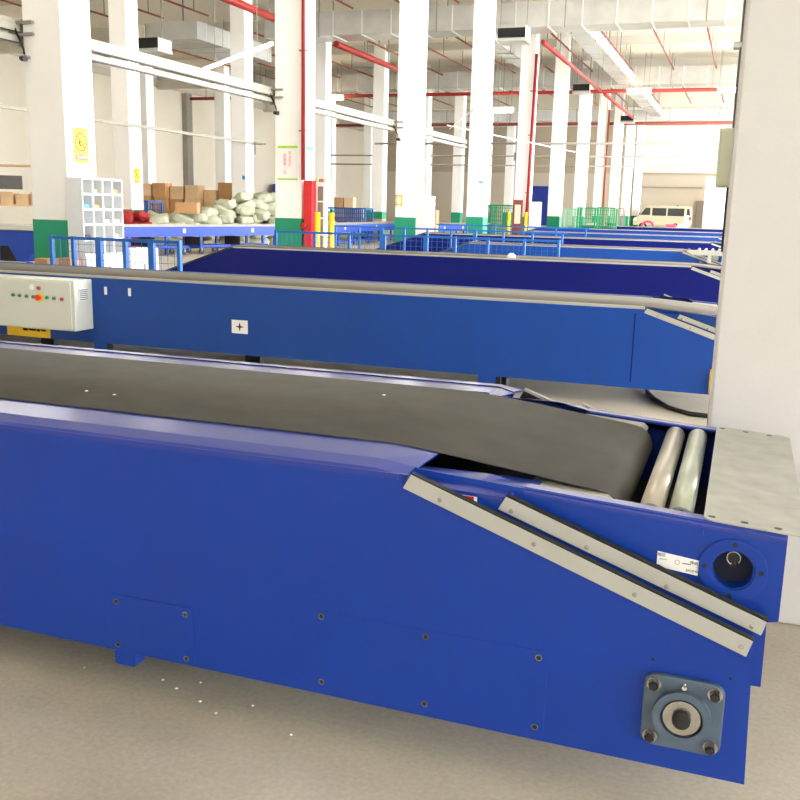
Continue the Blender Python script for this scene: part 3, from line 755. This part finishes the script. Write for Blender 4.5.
for m_, zz, yy in goods:
    k = round((zz-bs)/((Hs-bs)/5)); z = bs+(Hs-bs)*k/5+.014
    if k > 4: k = 4; z = bs+(Hs-bs)*k/5+.014
    o = mb().box(-8.9, -8.75, 11.0+yy-.06, 11.0+yy+.05, z, z+.05+.02*rnd.random()).build('small_parcel', m_)
    tag(o, 'small packet lying in a compartment of the white pigeonhole shelf', 'parcel', 'packets in the pigeonhole shelf')
tag(mb().box(-8.74, -8.72+.0, 11.02, 11.1, .735, .75).build('small_parcel', 'yellow'), 'tiny yellow packet on the lowest pigeonhole edge', 'parcel')
P2_ = pigeon('white pigeonhole shelf at the third central-row column', -8.99, 26.0, 0, .9, .27, 1.8, 5, 4, .72)
P3_ = pigeon('white locker-like shelf at the fifth central-row column, furthest of the three', -8.97, 41.0, 0, .9, .36, 1.83, 5, 3, .6)
# white steel cupboard right of the first shelf
R = empty('steel_cupboard', 'low white steel cupboard beyond the nearest pigeonhole shelf', 'cupboard', (-8.8, 12.2, 0))
mb().box(-.16, .16, -.25, .45, 0, .78).build('body', 'shelf_white', R, bevel=.01)
mb().box(.16, .17, .06, .10, .35, .55).build('handle', 'steel_rod', R)
# glazed cabinet by the hydrant
R = empty('glazed_cabinet', 'tall white glazed cabinet beside the red hydrant cabinet', 'cabinet', (-8.55, 18.6, 0))
mb().box(-.17, .05, 0, .14, 0, 1.97).build('body', 'shelf_white', R, bevel=.01)
g_ = mb().box(-.11, .01, -.012, 0, .5, 1.88).build('glass_door', 'door_grey', R)
for z in (.85, 1.2, 1.55): mb().box(-.11, .01, -.016, -.012, z, z+.03).build('shelf_line', 'paper', g_)
for i, (x, m_) in enumerate(((-8.7, 'yellow'), (-8.64, 'sky_ink'), (-8.585, 'pink_ink'), (-8.53, 'yellow'))):
    tag(mb().box(x-.02, x+.02, 18.62, 18.67, 1.97, 2.04+.02*(i == 0)).build('small_tub', m_), 'small coloured tub standing on the glazed cabinet', 'tub', 'tubs on the glazed cabinet')
# bollards
for x, who in ((-8.065, 'left'), (-7.76, 'right')):
    R = empty('bollard', '%s one of the two yellow bollards right of the red hydrant cabinet' % who, 'bollard', (x, 17.3, 0))
    mb().cyl((0, 0, 0), (0, 0, 1.35), .055, 16).build('post', 'yellow', R); mb().cyl((0, 0, 0), (0, 0, .02), .1, 16).build('base_plate', 'yellow', R)
for x, who in ((-9.52, 'left of the brown frame'), (-8.79, 'right of the brown frame')):
    R = empty('bollard', 'distant yellow bollard at the fifth central-row column, %s' % who, 'bollard', (x, 39.6, 0))
    mb().cyl((0, 0, 0), (0, 0, 1.4), .065, 12).build('post', 'yellow', R)
R = empty('notice_board', 'brown framed board standing before the fifth central-row column', 'board', (-9.33, 40.35, 0))
mb().box(-.21, .21, 0, .04, .3, 1.9).build('frame', 'brown_pipe', R); mb().box(-.13, .13, -.01, 0, .9, 1.7).build('sheet', 'olive_box', R)
for s in (-1, 1): mb().box(s*.18-.02, s*.18+.02, 0, .04, 0, .3).build('leg', 'brown_pipe', R)

# ------------------------------------------------------------------ far left sorting line, trolleys
def line(label, p0, p1, wid=.8, n=8, m='blue_line'):
    p0 = Vector(p0); p1 = Vector(p1); L = (p1-p0).length; a = math.atan2(p1.y-p0.y, p1.x-p0.x)
    R = empty('sorting_line', label, 'conveyor', (p0.x, p0.y, 0), a)
    mb().box(0, L, -.03, 0, .50, .78).build('side_rail', m, R); mb().box(0, L, -wid, -wid+.03, .50, .78).build('side_rail', m, R)
    mb().box(0, L, -wid+.03, -.03, .70, .76).build('belt', 'belt_far', R)
    mb().box(0, L, -wid-.02, -wid+.02, .78, .83).build('edge_cap', 'steel_rod', R)
    mb().box(0, L, -.02, .02, .78, .83).build('edge_cap', 'steel_rod', R)
    for k in range(n+1):
        x = .05+(L-.1)*k/n
        for y in (-.03, -wid+.03): mb().box(x-.04, x+.04, y-.03, y+.03, 0, .5).build('leg', m, R)
    mb().box(0, L, -wid+.01, -wid+.05, .15, .2).build('lower_rail', m, R)
    for k in range(3):
        x = L*(.2+.3*k); mb().box(x-.05, x+.05, -wid-.008, -wid, .6, .72).build('small_label', 'paper', R)
    return R
line('blue sorting conveyor on legs running away in front of the sack pile', (-17.4, 19.6, 0), (-14.8, 28.4, 0), n=7)
line('blue sorting conveyor further back between second and third central columns', (-14.9, 30.5, 0), (-15.4, 42.5, 0), n=7)
line('short blue sorting conveyor piece left of the fourth central column', (-12.9, 37, 0), (-12.4, 44.5, 0), n=5)
R = empty('machine_head', 'blue machine end with black opening at the left picture edge', 'machine', (-15.1, 16.6, 0))
mb().prism([(-1.4, .12), (-1.4, .78), (.62, .78), (.62, .35), (.3, .12)], 0, .8).build('body', 'blue_line', R)
mb().box(-1.4, .62, -.02, .82, .80, .90).build('top_edge', 'duct_bright', R)
mb().prism([(-.32, .12), (-.32, .45), (-.1, .45), (.12, .12)], -.01, 0).build('opening', 'black', R)
mb().box(-1.4, .64, -.03, 0, .02, .10).build('base_rail', 'blue_line', R)
for x in (-1.2, .4): mb().box(x-.05, x+.05, 0, .1, 0, .12).build('leg', 'blue_line', R)
tr = empty('platform_trolley', 'blue platform trolley on castors under the sorting line', 'trolley', (-15.9, 21.4, 0), 1.28, 'platform trolleys under the sorting line')
mb().box(-.6, .6, -.35, .35, .2, .26).build('deck', 'blue_line', tr); mb().box(-.6, -.57, -.33, .33, .26, .50).build('push_bar', 'bolt_dark', tr)
for sx in (-.5, .5):
    for sy in (-.28, .28):
        mb().cyl((sx, sy-.02, .08), (sx, sy+.02, .08), .08, 14).build('castor', 'bolt_dark', tr)
        mb().box(sx-.02, sx+.02, sy-.03, sy+.03, .08, .2).build('castor_fork', 'steel_rod', tr)
for (x, y) in ((-15.45, 22.9), (-15.0, 24.5), (-14.6, 26.1)): dup(tr, (x, y, 0))

# ------------------------------------------------------------------ sacks and boxes
def sack_mesh(seed, m, name):
    r = random.Random(seed); bm = bmesh.new(); bmesh.ops.create_icosphere(bm, subdivisions=3, radius=1)
    ph = [r.uniform(0, 6) for _ in range(6)]
    for v in bm.verts:
        p = v.co
        s_ = lambda t: math.copysign(abs(t)**.6, t)
        q = Vector((s_(p.x)*.42, s_(p.y)*.28, s_(p.z)*.17))
        k = 1+.10*math.sin(7*p.x+ph[0])*math.sin(6*p.y+ph[1])+.07*math.sin(13*p.z+ph[2]+5*p.x)+.05*math.sin(17*p.y+ph[3])
        if p.x > .75: k *= .8; q.z *= .55
        v.co = q*k
    me = bpy.data.meshes.new(name); bm.to_mesh(me); bm.free(); me.materials.append(MATS[m])
    for p in me.polygons: p.use_smooth = True
    return me
SM = [sack_mesh(i, 'sack' if i % 2 else 'sack_grey', 'woven_sack') for i in range(5)]
RM = [sack_mesh(i+20, 'sack_red', 'red_sack') for i in range(3)]
def sack(x, y, z, me, lab, grp, s=1):
    o = bpy.data.objects.new(me.name.split('.')[0], me); C.objects.link(o); o.location = (x, y, z)
    o.rotation_euler = (rnd.uniform(-.35, .35), rnd.uniform(-.45, .45), rnd.uniform(0, 6.28)); o.scale = (s,)*3
    tag(o, lab, 'sack', grp); return o
# pile cross-section: height grows to the right
for layer in range(7):
    z = .15+.25*layer
    for k in range(10):
        hmax = [.85, .9, 1.0, 1.05, 1.2, 1.6, 1.85, 1.8, 1.7, 1.65][k]
        if z > hmax: continue
        for q in range(3 if layer < 3 else 2):
            x = -18.1+.35*k; y = 25.75+.44*k
            sack(x+rnd.uniform(-.13, .13)-.38*q-.05*layer, y+rnd.uniform(-.1, .1)+.42*q+.1*layer, z+rnd.uniform(-.04, .05), SM[rnd.randrange(5)],
                 'pale green-grey woven sack heaped behind the sorting line', 'woven sacks in the big pile', rnd.uniform(.85, 1.0))
for layer in range(4):
    for k in range(3):
        sack(-17.75+.3*k+rnd.uniform(-.08, .08), 23.6+.35*k, .16+.28*layer, RM[rnd.randrange(3)], 'red plastic sack in the heap left of the pale sacks', 'red sacks', .8)
for k in range(7):
    sack(-19.2+.42*(k % 4), 20.2+.35*(k % 4)-.9, .18+.4*(k//4), (RM+SM)[k % 6], 'red or pale sack in the heap at the left picture edge', 'sacks at the left edge', 1.1)
for k in range(9):
    sack(-18.0+.45*(k % 4), 38.2+.3*(k % 4), .2+.33*(k//4), SM[k % 5], 'pale sack lying right of the yellow bollards in the distance', 'sacks behind the bollards', 1.1)
def carton(x, y, z, a, b, c, rz, lab, grp, m='cardboard'):
    R = empty('cardboard_box', lab, 'box', (x, y, z), rz, grp)
    mb().box(-a/2, a/2, -b/2, b/2, 0, c).build('carton', m, R)
    mb().box(-a/2-.002, a/2+.002, -.03, .03, .0, c+.003).build('tape', 'cardboard_pale', R)
    return R
for i in range(7):
    z = 0
    x = -24.3+.72*i; y = 33.6+rnd.uniform(-.1, .2)+.12*i
    for L_ in range(rnd.choice((3, 4, 4))):
        c_h = rnd.uniform(.45, .6); carton(x+rnd.uniform(-.04, .04), y+rnd.uniform(-.03, .03), z, .62, .5, c_h, rnd.uniform(-.12, .12),
               'brown cardboard box in the stacks behind the woven sacks', 'cardboard boxes behind the sacks', rnd.choice(('cardboard', 'cardboard_pale'))); z += c_h+.001
for i in range(5):
    z = 0
    for L_ in range((4, 4, 3, 2, 2)[i]):
        carton(-17.75+.48*i+rnd.uniform(-.03, .03), 40.6, z, .44, .45, .46, rnd.uniform(-.06, .06), 'cardboard box stacked in the distance right of the glazed cabinet', 'cardboard boxes beyond the glazed cabinet', rnd.choice(('cardboard', 'cardboard_pale'))); z += .461
for i in range(1):
    for L_ in range(3):
        carton(-11.1+.42*i, 34+.12*i, .465*L_, .38, .4, .464, .05*i, 'cardboard box in the stack right of the second pigeonhole shelf', 'cardboard boxes by the second shelf', ('cardboard', 'cardboard_pale')[i])
op = carton(-17.2, 26.9, 1.12, .7, .5, .34, .35, 'open brown carton lying on top of the pale sacks', None); op.pop('group', None) if 'group' in op else None
for i, x in enumerate((-9.3, -9.08, -8.88)):
    carton(x, 10.86, 0, .2, .22, .66+.01*i, 0, 'slim cardboard box at the green column foot behind the conveyor', 'cardboard boxes at the column foot', ('cardboard', 'cardboard_pale', 'cardboard')[i])
# goods on racks at left edge
R = empty('storage_rack', 'white rack with dark panel and boxes at the left picture edge', 'rack', (-19.6, 21.6, 0), .3)
for x in (-.9, .9):
    for y in (0, .6): mb().box(x-.03, x+.03, y-.03, y+.03, 0, 2.5).build('upright', 'steel_rod', R)
for z in (1.25, 2.35): mb().box(-.93, .93, -.03, .63, z, z+.05).build('shelf', 'cardboard_pale', R)
mb().box(-.8, .3, .1, .15, 1.72, 2.10).build('dark_panel', 'conduit_grey', R)
for k in range(4): carton(-20.3+.42*k, 21.75+.13*k, 1.301, .36, .4, .3+.05*(k % 2), .3, 'pale carton on the rack at the left edge', 'cartons on the left rack', 'cardboard_pale')

# roll cages
def cage(label, x0, x1, Y, h, m='green_cage', depth=.9, grp=None):
    R = empty('roll_cage', label, 'roll cage', ((x0+x1)/2, Y, 0), 0, grp); w_ = (x1-x0)/2
    e = MB()
    for sx in (-w_, w_):
        for y in (0, depth): e.box(sx-.035, sx+.035, y-.035, y+.035, .15, h)
    for z in (.2, h-.03):
        for y in (0, depth): e.box(-w_, w_, y-.03, y+.03, z-.03, z+.03)
        for sx in (-w_, w_): e.box(sx-.03, sx+.03, 0, depth, z-.03, z+.03)
    e.build('frame', m, R)
    for y in (0, depth):
        e = MB(); x = -w_+.1
        while x < w_: e.box(x-.012, x+.012, y-.01, y+.01, .2, h); x += .1
        z = .35
        while z < h: e.box(-w_, w_, y-.01, y+.01, z-.01, z+.01); z += .2
        e.build('wire_mesh', m, R)
    mb().box(-w_, w_, 0, depth, .14, .2).build('deck', m, R)
    for sx in (-w_+.1, w_-.1):
        for y in (.1, depth-.1): mb().cyl((sx, y-.03, .075), (sx, y+.03, .075), .075, 10).build('castor', 'bolt_dark', R)
    return R
cage('green mesh roll cage between the fourth and fifth central columns', -11.7, -10.3, 44, 1.7)
cage('green mesh roll cage with the brown framed board in front of it', -10.2, -9.75, 43.6, 1.65)
cage('narrow green mesh roll cage left of the fourth central column', -12.6, -12.0, 46, 1.65)
cage('green mesh roll cage at the seventh central column, left half', -7.75, -6.9, 46.4, 1.68)
cage('green mesh roll cage at the seventh central column, right half', -6.8, -6.0, 46.4, 1.7)
cage('pale framed roll cage left of the green pair', -8.4, -7.85, 46.4, 1.62, 'green_soft')
cage('grey framed roll cage near the van front', -8.75, -7.95, 66, 1.75, 'steel_rod')
cage('blue mesh roll cage in front of the boxes beyond the sacks', -16.3, -14.9, 30.9, 1.45, 'blue_fence')
cage('blue mesh cage left beyond the red sacks', -21.9, -20.9, 30, 1.5, 'blue_fence')
cage('blue mesh cage among distant boxes right of the bollards', -18.4, -16.0, 39.3, 1.4, 'blue_fence')
mbx = mb().box(-13.9, -13.2, 39.2, 39.9, 0, 1.4).build('bin', 'green_paint'); tag(mbx, 'dark green bin beside the distant blue cage', 'bin')
bb = mb().box(-37.4, -36.0, 71.4, 72.9, 0, 3.1).build('container', 'door_blue', bevel=.03); tag(bb, 'dark blue tall container by the left wall above the sacks', 'container')

# white roller stand at the end of the fourth conveyor
R = empty('roller_stand', 'white steel roller stand at the right end of the fourth conveyor', 'stand', (-.6, 18.55, 0))
mb().prism([(-.42, .80), (-.30, .74), (.44, .74), (.44, .82), (-.38, .83)], 0, .05).build('side_rail', 'alu', R); mb().prism([(-.30, .74), (.44, .74), (.44, .82), (-.30, .82)], .35, .40).build('side_rail', 'alu', R)
for x in (-.0, .25, .40):
    for y in (.0, .35): mb().box(x-.03, x+.03, y, y+.05, 0, .75).build('leg', 'alu', R)
for k in range(6): mb().cyl((-.2+.12*k, .04, .84), (-.2+.12*k, .36, .84), .025, 10).build('roller', 'alu', R)

# ------------------------------------------------------------------ van and bits beyond the last conveyor
V = empty('minibus', 'cream minibus parked beyond the last conveyor, facing left', 'van', (-9.25, 84, 0))
prof = [(0.02, .42), (0, .75), (.06, 1.0), (.32, 1.2), (.45, 1.3), (.95, 1.98), (1.2, 2.09), (4.55, 2.09), (4.7, 1.98), (4.78, 1.2), (4.8, .42)]
e = MB(); e.prism(prof, 0, 1.7); e.build('body', 'van_paint', V, bevel=.05)
for (pts_) in ([(.56, 1.30), (1.0, 1.90), (1.40, 1.90), (1.40, 1.30)], [(1.56, 1.26), (1.56, 1.90), (2.72, 1.90), (2.72, 1.26)], [(2.84, 1.26), (2.84, 1.90), (4.2, 1.90), (4.2, 1.26)], [(4.40, 1.30), (4.40, 1.88), (4.60, 1.88), (4.70, 1.30)]):
    mb().prism(pts_, -.012, 0).build('side_window', 'glass_dark', V)
mb().add([(.47, .15, 1.33), (.93, .15, 1.95), (.93, 1.55, 1.95), (.47, 1.55, 1.33), (.455, .15, 1.34), (.915, .15, 1.96), (.915, 1.55, 1.96), (.455, 1.55, 1.34)], [(0, 1, 2, 3), (4, 7, 6, 5), (0, 4, 5, 1), (2, 6, 7, 3)]).build('windscreen', 'glass_dark', V)
for x in (.85, 3.55):
    for y in (-.01, 1.51):
        wv = mb().cyl((x, y, .33), (x, y+.2, .33), .33, 24).build('wheel', 'black', V)
        mb().cyl((x, y-.012, .33), (x, y, .33), .19, 20).build('hubcap', 'chrome', wv)
for x in (.85, 3.55): mb().ring((x, -.006, .36), (0, -1, 0), .345, .42, .01, 26).build('wheel_arch', 'van_paint', V)
for x in (.03,): mb().prism([(.0, .78), (.06, 1.0), (.3, 1.08), (.26, .85)], -.006, .0).build('headlamp', 'paper', V)
mb().prism([(4.62, .95), (4.62, 1.2), (4.79, 1.2), (4.80, .95)], -.006, 0).build('tail_lamp', 'red_ink', V)
mb().box(3.5, 3.7, .1, .3, 2.09, 2.15).build('roof_vent', 'black', V)
mb().box(.02, .10, .3, 1.4, .42, .62).build('bumper', 'bolt_dark', V); mb().box(.50, .57, -.15, 0, 1.3, 1.5).build('mirror', 'black', V)
mb().box(4.72, 4.82, .1, 1.6, .42, .62).build('bumper', 'bolt_dark', V)
tag(mb().box(-4.95, -4.6, 83.1, 83.2, 0, 1.35).build('white_board', 'paper'), 'white board standing by the rear of the minibus', 'board')
t_ = MB()
for k in range(17): pass
N = 18
tp = [(.30*math.cos(PI*k/N), 0, .26*math.sin(PI*k/N)) for k in range(N+1)]
o = t_.tube(tp, .06, 8).build('plastic_hose', 'pink_ink'); o.location = (-5.2, 52.5, .73)
o.location = (-5.0, 52.6, .78)
tag(o, 'pinkish hose loop showing above the furthest conveyor in front of the minibus', 'hose')
st_ = mb().box(-5.9, -4.6, 52.3, 52.9, 0, .75).build('work_table', 'blue_line'); tag(st_, 'blue table under the pinkish hose loop', 'table')
for x, m_, who in ((-8.2, 'paper', 'white'), (-7.1, 'bolt_dark', 'dark'), (-3.9, 'pink_ink', 'pink'), (-3.3, 'paper', 'pale')):
    tag(mb().cbox(x, 56.0-2, .45, .5, .4, .9).build('storage_bin', m_), '%s small bin peeking above the furthest conveyor' % who, 'bin')

for x, y in ((-1.62, 2.33), (-1.55, 2.30), (-1.50, 2.36), (-1.36, 2.22), (-1.28, 2.3), (-1.9, 2.3), (-1.44, 2.26), (-1.1, 2.2)):
    a = rnd.uniform(.003, .005)
    tag(mb().prism([(x-a, y-a*.6), (x+a*.4, y-a), (x+a, y+a*.5), (x-a*.3, y+a)], 0, .003, axis='z').build('paper_scrap', 'paper'), 'tiny white scrap on the floor below the nearest conveyor', 'scrap', 'white scraps on the floor')
for x, y in ((-2.05, 2.56), (-1.93, 2.55), (-1.12, 2.95)):
    a = .005
    tag(mb().prism([(x-a, y-a*.6), (x+a*.4, y-a), (x+a, y+a*.5), (x-a*.3, y+a)], .8622, .8645, axis='z').build('paper_scrap', 'paper'), 'tiny white scrap lying on the nearest dark belt', 'scrap', 'white scraps on the belt')

# ------------------------------------------------------------------ world, daylight
W = bpy.data.worlds.new('daylight'); S.world = W; W.use_nodes = True
bg = W.node_tree.nodes['Background']; bg.inputs[0].default_value = (.97, .985, 1.0, 1); bg.inputs[1].default_value = 8.0

# ------------------------------------------------------------------ camera
f_, pi_, ya_, ro_ = 934.43, .20405, .34515, .024244
cy, sy, cp, sp = math.cos(ya_), math.sin(ya_), math.cos(pi_), math.sin(pi_)
fw = Vector((-sy*cp, cy*cp, -sp)); r0 = Vector((cy, sy, 0)); u0 = r0.cross(fw)
r = math.cos(ro_)*r0+math.sin(ro_)*u0; u = -math.sin(ro_)*r0+math.cos(ro_)*u0
cam = bpy.data.cameras.new('camera'); co = bpy.data.objects.new('camera', cam); C.objects.link(co)
M = Matrix(((r.x, u.x, -fw.x, 0), (r.y, u.y, -fw.y, 0), (r.z, u.z, -fw.z, 1.5), (0, 0, 0, 1)))
co.matrix_world = M
cam.sensor_width = 36; cam.lens = f_/800*36; cam.clip_end = 300; cam.clip_start = .05
S.camera = co
S.view_settings.view_transform = 'Standard'; S.view_settings.look = 'None'; S.view_settings.exposure = .95; S.view_settings.gamma = 1
S.cycles.max_bounces = 10; S.cycles.diffuse_bounces = 6; S.cycles.use_denoising = True
S.cycles.sample_clamp_indirect = 8
